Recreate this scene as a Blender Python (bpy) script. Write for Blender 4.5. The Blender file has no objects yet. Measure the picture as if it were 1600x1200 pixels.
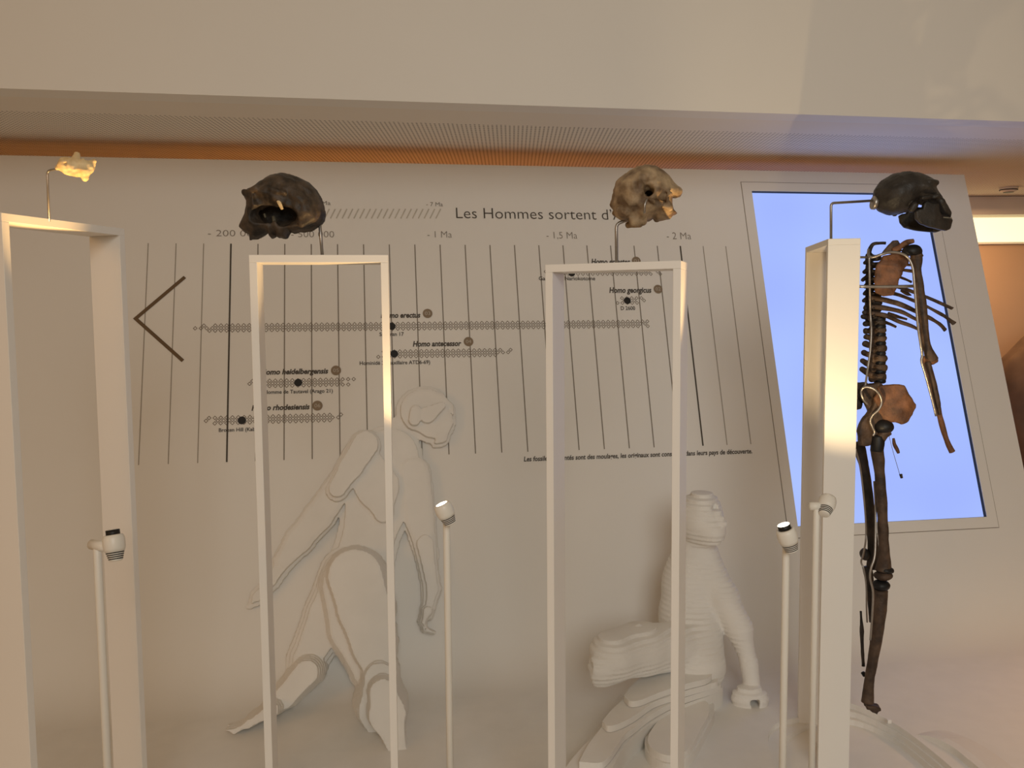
import bpy, bmesh, math, random
import numpy as np
from mathutils import Matrix, Vector
random.seed(4)
sc = bpy.context.scene
C = sc.collection

# ------------------------------------------------------------------ camera
F, PITCH, ROLL, CZ = 1347.0, 0.0770, -0.0086, 1.5
_f = np.array([0, math.cos(PITCH), -math.sin(PITCH)])
_r0 = np.array([1.0, 0, 0]); _u0 = np.cross(_r0, _f)
_R = math.cos(ROLL)*_r0 + math.sin(ROLL)*_u0
_U = -math.sin(ROLL)*_r0 + math.cos(ROLL)*_u0
cam = bpy.data.cameras.new('camera'); camo = bpy.data.objects.new('camera', cam); C.objects.link(camo)
cam.sensor_width = 36; cam.lens = F/1600*36; cam.clip_start = .02
M = Matrix.Identity(4)
for i in range(3):
    M[i][0], M[i][1], M[i][2] = _R[i], _U[i], -_f[i]
M[2][3] = CZ
camo.matrix_world = M
sc.camera = camo

# ------------------------------------------------------------------ light and exposure
sc.view_settings.view_transform = 'Standard'; sc.view_settings.look = 'None'
sc.view_settings.gamma = 1; sc.view_settings.use_curve_mapping = False
sc.view_settings.exposure = 0.0
w = bpy.data.worlds.new('world'); sc.world = w; w.use_nodes = True
w.node_tree.nodes['Background'].inputs[0].default_value = (1.0, .73, .44, 1)
w.node_tree.nodes['Background'].inputs[1].default_value = 0.232

def aim(o, loc, tgt):
    o.location = loc
    o.rotation_euler = (Vector(tgt)-Vector(loc)).to_track_quat('-Z', 'Y').to_euler()
def area(name, loc, tgt, size, power, col, spread=math.pi):
    l = bpy.data.lights.new(name, 'AREA'); l.shape = 'DISK'; l.size = size; l.energy = power; l.color = col; l.spread = spread
    o = bpy.data.objects.new(name, l); C.objects.link(o); aim(o, loc, tgt); return o
def spot(name, loc, tgt, power, col, angle, blend=.5, r=.012):
    l = bpy.data.lights.new(name, 'SPOT'); l.energy = power; l.color = col; l.spot_size = math.radians(angle); l.spot_blend = blend; l.shadow_soft_size = r
    o = bpy.data.objects.new(name, l); C.objects.link(o); aim(o, loc, tgt); return o
area('key_light', (.7, -2.6, 2.8), (1.3, 3.2, .8), 2.2, 34, (1, 1, .95), 2.0)  # added key light above and behind the camera, no visible fixture
area('warm_fill_light', (-3.0, -.9, 2.2), (-1.1, 2.6, -.1), .9, 15, (1, .48, .15))  # added warm fill for the left of wall and ground, source unseen
spot('warm_fill_spot', (3.6, 2.0, 3.2), (2.35, 2.35, .2), 120, (1, .50, .18), 44, .9, .06)  # added spot that makes the orange glow at lower right, no visible lamp
area('gallery_light', (2.6, 4.75, 2.1), (2.6, 4.9, 0), .7, 10, (1, .56, .26))
area('gallery_light', (-.6, 4.6, 2.1), (-.6, 4.7, 0), .8, 24, (1, .44, .11))

# ------------------------------------------------------------------ pixel rays (frame of 1600 x 1200)
def ray(px, py): return _f + _R*(px-800)/F - _U*(py-600)/F
def P(px, py, Y):
    d = ray(px, py); v = d*(Y/d[1]); return np.array([v[0], v[1], v[2]+CZ])
def PZ(px, py, z):                       # z in world
    d = ray(px, py); v = d*((z-CZ)/d[2]); return np.array([v[0], v[1], v[2]+CZ])

# ------------------------------------------------------------------ materials
def mat(name, col, rough=.6, metal=0., var=0., vscale=8., bump=0., bscale=60., col2=None, emit=None, estr=0., detail=4, spec=.4):
    m = bpy.data.materials.new(name); m.use_nodes = True; nt = m.node_tree; b = nt.nodes['Principled BSDF']
    b.inputs['Base Color'].default_value = (*col, 1); b.inputs['Roughness'].default_value = rough; b.inputs['Metallic'].default_value = metal
    b.inputs['Specular IOR Level'].default_value = spec
    tc = nt.nodes.new('ShaderNodeTexCoord')
    if col2 is None and var > 0: col2 = tuple(c*(1-var) for c in col)
    if col2 is not None:
        n = nt.nodes.new('ShaderNodeTexNoise'); n.inputs['Scale'].default_value = vscale; n.inputs['Detail'].default_value = detail
        nt.links.new(tc.outputs['Object'], n.inputs['Vector'])
        r = nt.nodes.new('ShaderNodeValToRGB'); r.color_ramp.elements[0].position = .36; r.color_ramp.elements[1].position = .66
        r.color_ramp.elements[0].color = (*col2, 1); r.color_ramp.elements[1].color = (*col, 1)
        nt.links.new(n.outputs['Fac'], r.inputs[0]); nt.links.new(r.outputs[0], b.inputs['Base Color'])
    if bump > 0:
        n2 = nt.nodes.new('ShaderNodeTexNoise'); n2.inputs['Scale'].default_value = bscale; n2.inputs['Detail'].default_value = 6
        nt.links.new(tc.outputs['Object'], n2.inputs['Vector'])
        bp = nt.nodes.new('ShaderNodeBump'); bp.inputs['Strength'].default_value = bump; bp.inputs['Distance'].default_value = .004
        nt.links.new(n2.outputs['Fac'], bp.inputs['Height']); nt.links.new(bp.outputs[0], b.inputs['Normal'])
    if emit is not None:
        b.inputs['Emission Color'].default_value = (*emit, 1); b.inputs['Emission Strength'].default_value = estr
    return m
WALL = mat('white_wall_paint', (.80, .78, .74), .75, var=.015, vscale=2, bump=.02, bscale=220)
PAINT = mat('white_frame_lacquer', (.84, .81, .76), .45, var=.01, vscale=4)
PLASTER = mat('white_layered_board', (.80, .78, .74), .7, var=.03, vscale=14, bump=.06, bscale=150)
LAMPW = mat('white_lamp_enamel', (.80, .77, .70), .35, var=.01)
BLACK = mat('black_rubber', (.012, .011, .010), .5, var=.2, vscale=50)
STEEL = mat('brushed_steel', (.42, .39, .36), .38, .9, var=.15, vscale=60)
INK = mat('dark_ink', (.075, .062, .048), .7, var=.1, vscale=40)
INKF = mat('faded_ink', (.36, .32, .265), .7, var=.1, vscale=40)
INKG = mat('grey_ink', (.25, .215, .175), .7, var=.1, vscale=40)
INKH = mat('pale_hatch_ink', (.55, .51, .44), .7, var=.1, vscale=40)
BROWN = mat('brown_ink', (.150, .095, .048), .7, var=.08, vscale=30)
TAUPE = mat('taupe_ink', (.20, .155, .11), .7, var=.08, vscale=30)
DISC = mat('tan_disc_ink', (.26, .195, .13), .7, var=.06, vscale=30)
NUM = mat('pale_numeral_ink', (.52, .47, .40), .7, var=.05)
BLK = mat('black_ink', (.012, .010, .009), .6, var=.1, vscale=30)
CEIL = mat('ceiling_paint', (.80, .75, .68), .8, var=.02, vscale=3)
TAN = mat('tan_wall_paint', (.60, .42, .27), .85, var=.05, vscale=1.5)
SKULL_D = mat('dark_brown_fossil', (.090, .062, .040), .55, col2=(.017, .013, .010), vscale=30, bump=.5, bscale=110)
SKULL_T = mat('tan_fossil', (.44, .32, .19), .65, col2=(.13, .08, .042), vscale=30, bump=.5, bscale=120)
SKULL_G = mat('grey_brown_fossil', (.040, .034, .029), .5, col2=(.016, .014, .013), vscale=22, bump=.4, bscale=120)
SKULL_Y = mat('ochre_fossil_patch', (.13, .115, .07), .6, col2=(.045, .038, .028), vscale=34, bump=.4)
FRAG = mat('cream_fossil', (.85, .68, .40), .6, col2=(.58, .40, .19), vscale=40, bump=.4)
BONE = mat('brown_bone', (.105, .064, .040), .6, col2=(.040, .024, .016), vscale=30, bump=.5, bscale=140)
BONE_R = mat('reddish_bone', (.24, .105, .048), .6, col2=(.09, .042, .022), vscale=26, bump=.5, bscale=120)
BONE_D = mat('dark_bone', (.050, .034, .026), .6, col2=(.014, .011, .009), vscale=30, bump=.5, bscale=140)
RESIN = mat('black_resin', (.008, .008, .009), .5, var=.3, vscale=40)
TOOTH = mat('tooth_enamel', (.30, .25, .18), .4, col2=(.10, .08, .055), vscale=60)
HIDE = mat('brown_hide', (.145, .092, .058), .8, col2=(.075, .046, .028), vscale=5, bump=.5, bscale=22)
SCREEN = mat('lit_blue_screen', (.01, .01, .012), .3)
def _screen():
    nt = SCREEN.node_tree; b = nt.nodes['Principled BSDF']
    tc = nt.nodes.new('ShaderNodeTexCoord'); n = nt.nodes.new('ShaderNodeTexNoise'); n.inputs['Scale'].default_value = 1.6; n.inputs['Detail'].default_value = 1
    r = nt.nodes.new('ShaderNodeValToRGB'); r.color_ramp.elements[0].position = .3; r.color_ramp.elements[1].position = .72
    r.color_ramp.elements[0].color = (.345, .455, 1.0, 1); r.color_ramp.elements[1].color = (.42, .56, 1.0, 1)
    nt.links.new(tc.outputs['Object'], n.inputs['Vector']); nt.links.new(n.outputs['Fac'], r.inputs[0])
    nt.links.new(r.outputs[0], b.inputs['Emission Color']); b.inputs['Emission Strength'].default_value = 1.0
_screen()
GLOW = mat('lit_diffuser', (.9, .85, .7), .5, emit=(1, .90, .50), estr=1.15)
BULB = mat('lit_lamp_lens', (1, 1, 1), .5, emit=(1, .90, .70), estr=9)
DIM = mat('clear_lamp_lens', (.75, .72, .66), .2, var=.02)
PERF = mat('perforated_ceiling_panel', (.66, .61, .55), .8)
def _perf():
    nt = PERF.node_tree; b = nt.nodes['Principled BSDF']
    tc = nt.nodes.new('ShaderNodeTexCoord'); v = nt.nodes.new('ShaderNodeTexVoronoi'); v.inputs['Scale'].default_value = 62; v.inputs['Randomness'].default_value = 0
    nt.links.new(tc.outputs['Object'], v.inputs['Vector'])
    r = nt.nodes.new('ShaderNodeValToRGB'); r.color_ramp.elements[0].position = .24; r.color_ramp.elements[1].position = .32
    r.color_ramp.elements[0].color = (.10, .085, .07, 1); r.color_ramp.elements[1].color = (.80, .75, .68, 1)
    nt.links.new(v.outputs['Distance'], r.inputs[0]); nt.links.new(r.outputs[0], b.inputs['Base Color'])
_perf()

# ------------------------------------------------------------------ object helpers
def link(name, me, m=None, parent=None, smooth=None):
    o = bpy.data.objects.new(name, me); C.objects.link(o)
    if m is not None: me.materials.append(m)
    if smooth is not None:
        for p in me.polygons: p.use_smooth = smooth
    if parent is not None: o.parent = parent
    return o
def pymesh(name, v, f, m, parent=None, smooth=False):
    me = bpy.data.meshes.new(name); me.from_pydata([tuple(map(float, p)) for p in v], [], [tuple(map(int, q)) for q in f]); me.update()
    return link(name, me, m, parent, smooth)
def bmobj(name, bm, m, parent=None, smooth=False):
    me = bpy.data.meshes.new(name); bm.normal_update(); bm.to_mesh(me); bm.free(); return link(name, me, m, parent, smooth)
def empty(name, loc, rot=None):
    o = bpy.data.objects.new(name, None); C.objects.link(o); o.location = loc; o.empty_display_size = .05
    if rot is not None: o.rotation_euler = rot
    return o
def tag(o, label, cat, group=None):
    o['label'] = label; o['category'] = cat
    if group: o['group'] = group
    return o
def struct(o): o['kind'] = 'structure'; return o
def box(name, lo, hi, m, parent=None, bev=0.):
    bm = bmesh.new(); bmesh.ops.create_cube(bm, size=1)
    for v in bm.verts:
        v.co = Vector([lo[i] + (v.co[i]+.5)*(hi[i]-lo[i]) for i in range(3)])
    if bev > 0: bmesh.ops.bevel(bm, geom=bm.edges[:], offset=bev, segments=2, profile=.5, affect='EDGES')
    return bmobj(name, bm, m, parent)
def catmull(pts, n):
    pts = np.asarray(pts, float); k = len(pts)
    if k < 3:
        return np.array([pts[0] + (pts[-1]-pts[0])*t for t in np.linspace(0, 1, n)])
    Q = np.vstack([2*pts[0]-pts[1], pts, 2*pts[-1]-pts[-2]]); out = []
    for t in np.linspace(0, k-1, n):
        i = min(int(t), k-2); u = t-i; a, b, c, d = Q[i:i+4]
        out.append(.5*((2*b)+(-a+c)*u+(2*a-5*b+4*c-d)*u*u+(-a+3*b-3*c+d)*u**3))
    return np.array(out)
def vnoise(p, amp, freq, seed=0, octs=3):
    rng = np.random.default_rng(seed); out = np.zeros(p.shape[:-1])
    for o in range(octs):
        for k in range(4):
            d = rng.normal(size=3); d /= np.linalg.norm(d); ph = rng.uniform(0, 6.28)
            out += np.sin(p@d*freq*(2**o)*rng.uniform(.7, 1.3)+ph)/(2**o)/3
    return out*amp
def tube_geo(pts, rad, n=24, sides=10, flat=1., noise=0., seed=0, flatdir=None, smooth=True):
    """swept tube: pts (k,3), rad scalar or (k,), optional flattening across flatdir"""
    k = len(pts); rad = np.full(k, rad) if np.isscalar(rad) else np.asarray(rad, float)
    S = catmull(np.hstack([np.asarray(pts, float), rad[:, None]]), n) if smooth else np.hstack([np.asarray(pts, float), rad[:, None]])
    n = len(S); X, R = S[:, :3], np.maximum(S[:, 3], 1e-4); T = np.gradient(X, axis=0); T /= np.linalg.norm(T, axis=1)[:, None]+1e-12
    a = np.array([0, 1.0, 0]) if flatdir is None else np.asarray(flatdir, float)
    V = []; Fc = []
    for i in range(n):
        A = a - T[i]*(a@T[i])
        if np.linalg.norm(A) < 1e-3: A = np.array([1.0, 0, 0]) - T[i]*T[i][0]
        A /= np.linalg.norm(A); B = np.cross(T[i], A)
        for j in range(sides):
            t = 2*math.pi*j/sides; V.append(X[i] + R[i]*(A*math.cos(t)*flat + B*math.sin(t)))
    V = np.array(V)
    if noise > 0:
        nv = vnoise(V, noise, 90, seed); cen = np.repeat(X, sides, 0); dd = V-cen; dd /= np.linalg.norm(dd, axis=1)[:, None]+1e-9; V = V + dd*nv[:, None]
    for i in range(n-1):
        for j in range(sides):
            Fc.append((i*sides+j, i*sides+(j+1) % sides, (i+1)*sides+(j+1) % sides, (i+1)*sides+j))
    c0, c1 = len(V), len(V)+1
    V = np.vstack([V, X[0]-T[0]*R[0]*.25, X[-1]+T[-1]*R[-1]*.25])
    for j in range(sides):
        Fc.append((c0, (j+1) % sides, j)); b = (n-1)*sides; Fc.append((c1, b+j, b+(j+1) % sides))
    return V, Fc
def tube(name, pts, rad, m, parent=None, **k):
    V, Fc = tube_geo(pts, rad, **k); return pymesh(name, V, Fc, m, parent, True)
def merge(geos):
    V = []; Fc = []; o = 0
    for v, f in geos:
        V.extend(list(v)); Fc.extend([tuple(i+o for i in q) for q in f]); o += len(v)
    return np.array(V), Fc
def rodpts(pts, r):                      # polyline with rounded corners
    pts = [np.asarray(p, float) for p in pts]; out = [pts[0]]
    for i in range(1, len(pts)-1):
        a, b, c = pts[i-1], pts[i], pts[i+1]; u = (a-b)/np.linalg.norm(a-b); v = (c-b)/np.linalg.norm(c-b)
        q = min(r, np.linalg.norm(a-b)*.4, np.linalg.norm(c-b)*.4)
        for t in np.linspace(0, 1, 6):
            out.append((1-t)**2*(b+u*q) + 2*t*(1-t)*b + t*t*(b+v*q))
    out.append(pts[-1]); return np.array(out)
def rod(name, pts, rad, m, parent=None, r=.012, sides=10):
    return tube(name, rodpts(pts, r), rad, m, parent, smooth=False, sides=sides)
def lathe(prof, seg=28):
    V = []; Fc = []
    for (r, z) in prof:
        for j in range(seg):
            t = 2*math.pi*j/seg; V.append((r*math.cos(t), r*math.sin(t), z))
    n = len(prof)
    for i in range(n-1):
        for j in range(seg):
            Fc.append((i*seg+j, i*seg+(j+1) % seg, (i+1)*seg+(j+1) % seg, (i+1)*seg+j))
    Fc.append(tuple(range(seg-1, -1, -1))); Fc.append(tuple((n-1)*seg+j for j in range(seg)))
    return np.array(V), Fc

# ---- implicit solids and a surface-nets mesher
def ell(p, c, r):
    q = (p-np.asarray(c))/np.asarray(r); k = np.sqrt((q*q).sum(-1)); return (k-1)*min(r)
def cap(p, a, b, ra, rb=None):
    rb = ra if rb is None else rb; a = np.asarray(a, float); b = np.asarray(b, float); d = b-a
    h = np.clip(((p-a)@d)/(d@d+1e-12), 0, 1); q = p-a-h[..., None]*d
    return np.sqrt((q*q).sum(-1)) - (ra+(rb-ra)*h)
def smin(a, b, k):
    h = np.clip(.5+.5*(b-a)/k, 0, 1); return b+(a-b)*h-k*h*(1-h)
def smax(a, b, k): return -smin(-a, -b, k)
def nets(fn, lo, hi, step):
    lo = np.asarray(lo, float); hi = np.asarray(hi, float); n = np.ceil((hi-lo)/step).astype(int)+1
    ax = [lo[i]+step*np.arange(n[i]) for i in range(3)]
    G = np.stack(np.meshgrid(*ax, indexing='ij'), -1); D = fn(G); S = D < 0
    nx, ny, nz = n-1
    cnt = np.zeros((nx, ny, nz)); acc = np.zeros((nx, ny, nz, 3))
    def sl(o): return (slice(o[0], o[0]+nx), slice(o[1], o[1]+ny), slice(o[2], o[2]+nz))
    for axis in range(3):
        oth = [i for i in range(3) if i != axis]
        for b in range(4):
            o = [0, 0, 0]; o[oth[0]] = b & 1; o[oth[1]] = b >> 1; e = list(o); e[axis] = 1
            d0, d1 = D[sl(o)], D[sl(e)]; m = (d0 < 0) != (d1 < 0)
            t = np.where(m, d0/np.where(m, d0-d1, 1), 0)
            pt = np.zeros((nx, ny, nz, 3)); pt[..., 0] = o[0]; pt[..., 1] = o[1]; pt[..., 2] = o[2]; pt[..., axis] += t
            acc += pt*m[..., None]; cnt += m
    act = cnt > 0; idx = -np.ones((nx, ny, nz), int); ii = np.argwhere(act); idx[act] = np.arange(len(ii))
    V = lo + step*(ii + acc[act]/cnt[act][:, None]); Fc = []
    for axis in range(3):
        oth = [(axis+1) % 3, (axis+2) % 3]
        a = np.take(S, range(0, S.shape[axis]-1), axis); b = np.take(S, range(1, S.shape[axis]), axis)
        E = np.argwhere(a != b); ok = np.ones(len(E), bool)
        for o in oth: ok &= (E[:, o] >= 1) & (E[:, o] < n[o]-1)
        ok &= E[:, axis] < n[axis]-1
        E = E[ok]
        if not len(E): continue
        u = np.zeros(3, int); u[oth[0]] = 1; v = np.zeros(3, int); v[oth[1]] = 1
        q = np.stack([idx[tuple((E-u-v).T)], idx[tuple((E-v).T)], idx[tuple(E.T)], idx[tuple((E-u).T)]], 1)
        flip = ~a[tuple(E.T)]; q[flip] = q[flip][:, ::-1]; Fc.append(q)
    return V, np.vstack(Fc)
def solid(name, fn, lo, hi, step, m, parent=None, smooth=True):
    V, Fc = nets(fn, lo, hi, step); me = bpy.data.meshes.new(name); me.from_pydata(V.tolist(), [], Fc.tolist()); me.update()
    return link(name, me, m, parent, smooth)
def poly_sd(x, z, poly):
    poly = np.asarray(poly, float); d = np.full(x.shape, 1e9); s = np.ones(x.shape)
    for i in range(len(poly)):
        a = poly[i]; b = poly[i-1]; ex, ez = b-a; wx, wz = x-a[0], z-a[1]
        t = np.clip((wx*ex+wz*ez)/(ex*ex+ez*ez+1e-15), 0, 1); d = np.minimum(d, (wx-ex*t)**2+(wz-ez*t)**2)
        c1 = z >= a[1]; c2 = z < b[1]; c3 = ex*wz > ez*wx
        s = np.where((c1 & c2 & c3) | (~c1 & ~c2 & ~c3), -s, s)
    return s*np.sqrt(d)

# ================================================================== SETTING
K = 1.0667
A_, PH = 0.16292, 0.32167
O = np.array([0, 2.85*K, -1.2*K+CZ])
e1 = np.array([math.cos(A_), math.sin(A_), 0]); _n = np.array([-math.sin(A_), math.cos(A_), 0])
e2 = np.array([0, 0, math.cos(PH)]) + _n*math.sin(PH); nn = np.cross(e1, e2)
GZ = O[2]                                # level of the white ground = 0.22
def W(s, h, n=0.): return O + e1*s + e2*h + nn*n
def SH(px, py, n=0.):
    d = ray(px, py); o = O + nn*n - np.array([0, 0, CZ]); v = d*((o@nn)/(d@nn)) - o; return v@e1, v@e2
MW = Matrix.Identity(4)
for i in range(3): MW[i][0], MW[i][1], MW[i][2], MW[i][3] = e1[i], e2[i], nn[i], O[i]

# leaning display wall with a recess for the screen and a cove at its foot (local axes: s, h, n)
SL, SR, HT = -2.7*K, 2.085*K, 1.895*K
s0, s1, h0, h1 = 1.0975*K, 1.883*K, .436*K, 1.802*K
RC = .25; T_ = RC/math.tan((math.pi/2+PH)/2); HB = T_
fh = (-math.sin(PH), math.cos(PH))
prof = []
NP = 44
for i in range(NP+1):
    t = i/NP; prof.append(((1-t)**2*T_ + t*t*T_*fh[0], t*t*T_*fh[1]))
SX = [SL, s0, s1, SR]; HX = [HB, h0, h1, HT]
V = []; Fc = []
for n_ in (0, -.10):
    for h in HX:
        for s in SX: V.append((s, h, n_))
def vi(k, i, j): return k*16+j*4+i
for j in range(3):
    for i in range(3):
        if i == 1 and j == 1: continue
        Fc.append((vi(0, i, j), vi(0, i+1, j), vi(0, i+1, j+1), vi(0, i, j+1)))
        Fc.append((vi(1, i, j), vi(1, i, j+1), vi(1, i+1, j+1), vi(1, i+1, j)))
for i in range(3):
    Fc.append((vi(0, i, 3), vi(0, i+1, 3), vi(1, i+1, 3), vi(1, i, 3)))
    Fc.append((vi(0, 3, i), vi(1, 3, i), vi(1, 3, i+1), vi(0, 3, i+1)))
    Fc.append((vi(0, 0, i), vi(0, 0, i+1), vi(1, 0, i+1), vi(1, 0, i)))
b0 = len(V)
for (h, n_) in prof:
    for s in (SL, SR): V.append((s, h, n_))
for i in range(NP): Fc.append((b0+2*i, b0+2*i+2, b0+2*i+3, b0+2*i+1))
wall = pymesh('wall_back', V, Fc, WALL); wall.matrix_world = MW; struct(wall)
wall['label'] = 'white display wall leaning back, printed with a timeline of early humans'

def wbox(name, lo, hi, m, parent=None, bev=0.):
    o = box(name, lo, hi, m, parent, bev)
    if parent is None: o.matrix_world = MW
    return o
# screen in its recess
scr = empty('wall_screen', (0, 0, 0)); scr.matrix_world = MW @ Matrix.Translation(((s0+s1)/2, h0, -.016))
tag(scr, 'large blank glowing blue screen set into the leaning white wall', 'screen')
sw, sh_ = (s1-s0)/2, h1-h0
box('lit_panel', (-sw, 0, -.02), (sw, sh_, 0), SCREEN, scr)
for nm, lo, hi in (('bezel', (-sw, -.0015, -.005), (sw, 0.0012, .0150)), ('bezel', (-sw, sh_-.0012, -.005), (sw, sh_+.0015, .0150)),
                   ('bezel', (-sw-.0015, 0, -.005), (-sw+.0012, sh_, .0150)), ('bezel', (sw-.0012, 0, -.005), (sw+.0015, sh_, .0150))):
    box(nm, lo, hi, BLACK, scr)
# surround of the screen: a flush ring with a hairline joint
a0, a1, c0, c1 = 1.057*K, 1.925*K, .3945*K, 1.840*K
ring = []
for lo, hi in (((a0, c0), (a1, h0)), ((a0, h1), (a1, c1)), ((a0, h0), (s0, h1)), ((s1, h0), (a1, h1))):
    ring.append(wbox('screen_surround', (lo[0], lo[1], -.004), (hi[0], hi[1], .0022), WALL, wall))
for lo, hi in (((a0-.0028, c0-.0028), (a1+.0028, c0)), ((a0-.0028, c1), (a1+.0028, c1+.0028)), ((a0-.0028, c0), (a0, c1)), ((a1, c0), (a1+.0028, c1))):
    wbox('joint', (lo[0], lo[1], -.002), (hi[0], hi[1], .0006), INKG, wall)

# low ceiling behind, its pale upright front, gallery beyond
HC = .704 + CZ
EL, ER = PZ(0, 138, HC), PZ(1600, 190, HC)
ed = (ER-EL)/np.linalg.norm(ER-EL); en = np.array([-ed[1], ed[0], 0])
CL, CR = EL-ed*2.2, ER+ed*2.2
def slab(name, a, b, d0, d1, z0, z1, m, parent=None):
    V = []
    for z in (z0, z1):
        for p, q in ((a, d0), (b, d0), (b, d1), (a, d1)):
            v = p+en*q; V.append((v[0], v[1], z))
    return pymesh(name, V, [(0, 3, 2, 1), (4, 5, 6, 7), (0, 1, 5, 4), (1, 2, 6, 5), (2, 3, 7, 6), (3, 0, 4, 7)], m, parent)
ce = struct(slab('ceiling', CL, CR, .10, .30, HC, HC+.12, CEIL))
slab('perforated_panel', CL, CR, .30, 3.4, HC+.003, HC+.12, PERF, ce)
slab('bulkhead', CL, CR, 0, .10, HC, HC+1.9, WALL, ce)
far = struct(box('wall_far', (-4.6, 5.36, 0), (5.6, 5.5, HC), TAN))
struct(box('wall_right', (4.6, 1.0, 0), (4.7, 5.5, 3.6), TAN))
struct(box('wall_left', (-4.7, -1, 0), (-4.6, 5.5, 3.6), WALL))
struct(box('floor', (-5, -3.2, -.08), (5.6, 5.6, 0), mat('grey_floor', (.52, .44, .35), .6, var=.08, vscale=3)))
# white layered ground
def plate(name, curve, z0, z1, parent):
    pts = [(x, y) for x, y in curve]
    V = [(x, y, z0) for x, y in pts] + [(x, y, z1) for x, y in pts]; n = len(pts)
    bm = bmesh.new(); vs = [bm.verts.new(v) for v in V]
    es = [bm.edges.new((vs[n+i], vs[n+(i+1) % n])) for i in range(n)]
    bmesh.ops.triangle_fill(bm, use_beauty=True, edges=es)
    for i in range(n): bm.faces.new((vs[i], vs[(i+1) % n], vs[n+(i+1) % n], vs[n+i]))
    bmesh.ops.recalc_face_normals(bm, faces=bm.faces[:])
    return bmobj(name, bm, PLASTER, parent)
plinth = struct(box('floor_plinth', (-2.75, 1.15, 0), (2.6, 3.62, GZ-.054), PLASTER))
back = [(2.5, 3.4), (-2.7, 2.6)]
def sm(pts, n=60): return [tuple(p) for p in catmull(pts, n)]
cliff = lambda d: [(2.5, 1.2), (1.16+d, 1.25), (1.215+d, 1.9), (1.235+d, 2.25), (1.225+d, 2.44), (1.185+d, 2.63)]
top = cliff(0) + [(1.10, 2.765), (1.02, 2.73), (.92, 2.665), (.82, 2.62), (.76, 2.50), (.735, 2.3), (.72, 2.0), (.70, 1.6), (.5, 1.3), (-2.7, 1.2)]
mid = cliff(-.008) + [(1.09, 2.74), (.98, 2.68), (.90, 2.625), (.83, 2.56), (.79, 2.46), (.76, 2.3), (.745, 2.0), (.72, 1.55), (.5, 1.27), (-2.7, 1.17)]
low = cliff(-.016) + [(1.08, 2.72), (.99, 2.64), (.93, 2.57), (.89, 2.5), (.85, 2.4), (.80, 2.25), (.77, 2.0), (.74, 1.5), (.5, 1.24), (-2.7, 1.15)]
for cv, z in ((low, 0), (mid, 1), (top, 2)):
    plate('layer', [cv[0]] + sm(cv[1:]) + [(-2.7, 2.9), (2.5, 3.4)], GZ-.054+.018*z, GZ-.054+.018*(z+1), plinth)
rg = catmull(np.array([PZ(x, y, GZ)[:2] for x, y in ((1432, 1148), (1450, 1157), (1485, 1176), (1508, 1194), (1532, 1216), (1560, 1262))]), 24)
V = []; Fc = []
for k, q in enumerate(rg):
    t = min(1, k/7); hh = .020*t; tg = rg[min(k+1, 23)]-rg[max(k-1, 0)]; tg /= np.linalg.norm(tg); nr = np.array([-tg[1], tg[0]])
    if nr[0] < 0: nr = -nr
    V += [(q[0], q[1], GZ-.004), (q[0]+nr[0]*.002, q[1]+nr[1]*.002, GZ+hh), (q[0]+nr[0]*.03, q[1]+nr[1]*.03, GZ+hh), (q[0]+nr[0]*.14, q[1]+nr[1]*.14, GZ-.004)]
for k in range(23):
    for c in range(3): Fc.append((4*k+c, 4*k+c+1, 4*k+c+5, 4*k+c+4))
bmr = pymesh('layer', V, Fc, PLASTER, plinth)

# ================================================================== PRINT ON THE WALL
def flat(name, quads, m, z=.0010):
    V = []; Fc = []
    for q in quads:
        Fc.append(tuple(range(len(V), len(V)+len(q)))); V.extend([(s, h, z) for s, h in q])
    return pymesh(name, V, Fc, m, wall)
def stroke(a, b, w):
    a = np.array(a); b = np.array(b); d = b-a; d /= np.linalg.norm(d); p = np.array([-d[1], d[0]])*w/2
    return [a-p, b-p, b+p, a+p]
S0, DS, HTP, HBT = -1.24165*K, .09548*K, 1.55741*K, .75219*K
def tick(ks, w): return [stroke((S0+DS*k, HBT), (S0+DS*k, HTP), w) for k in ks]
flat('timeline_rules', tick([4, 5, 6, 7, 8, 9, 10, 11, 12, 13, 14, 15, 16, 17, 18, 19, 20], .0042), INKG)
flat('timeline_rules', tick([0, 1, 2, 22, 23], .0034), INKF)
flat('timeline_rules', tick([3, 21], .0062), INK)
ta, tb, tc = np.array((-1.1119*K, 1.4277*K)), np.array((-1.2727*K, 1.2723*K)), np.array((-1.1092*K, 1.1152*K))
u1, u2 = (ta-tb)/np.linalg.norm(ta-tb), (tc-tb)/np.linalg.norm(tc-tb); p1, p2 = np.array((-u1[1], u1[0]))*.0066, np.array((u2[1], -u2[0]))*.0066
flat('chevron', [[ta-p1, ta+p1, tb+np.array((-.0095, 0)), tb+np.array((.0095, 0))], [tb+np.array((.0095, 0)), tb+np.array((-.0095, 0)), tc+p2, tc-p2]], BROWN, .0016)
def diamonds(cells, sc0, h0_, a, m=TAUPE, w=.0031):
    """cells: (i, row); lattice step a along s (half steps for odd rows), a/2 in height"""
    Q = []
    for i, r in cells:
        s = sc0 + a*(i + (.5 if r % 2 else 0)); h = h0_ + r*a*.5; R = a*.405; r2 = R-w
        o = [(s+R, h), (s, h+R), (s-R, h), (s, h-R)]; n = [(s+r2, h), (s, h+r2), (s-r2, h), (s, h-r2)]
        for k in range(4): Q.append([o[k], o[(k+1) % 4], n[(k+1) % 4], n[k]])
    return flat('diamond_row', Q, m)
AD = .0195*K
def row3(i0, i1, extra=()):
    return [(i, r) for i in range(i0, i1) for r in (-1, 0, 1)] + list(extra)
def nst(s_from, s_to): return int(round((s_to-s_from)*K/AD))
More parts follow.
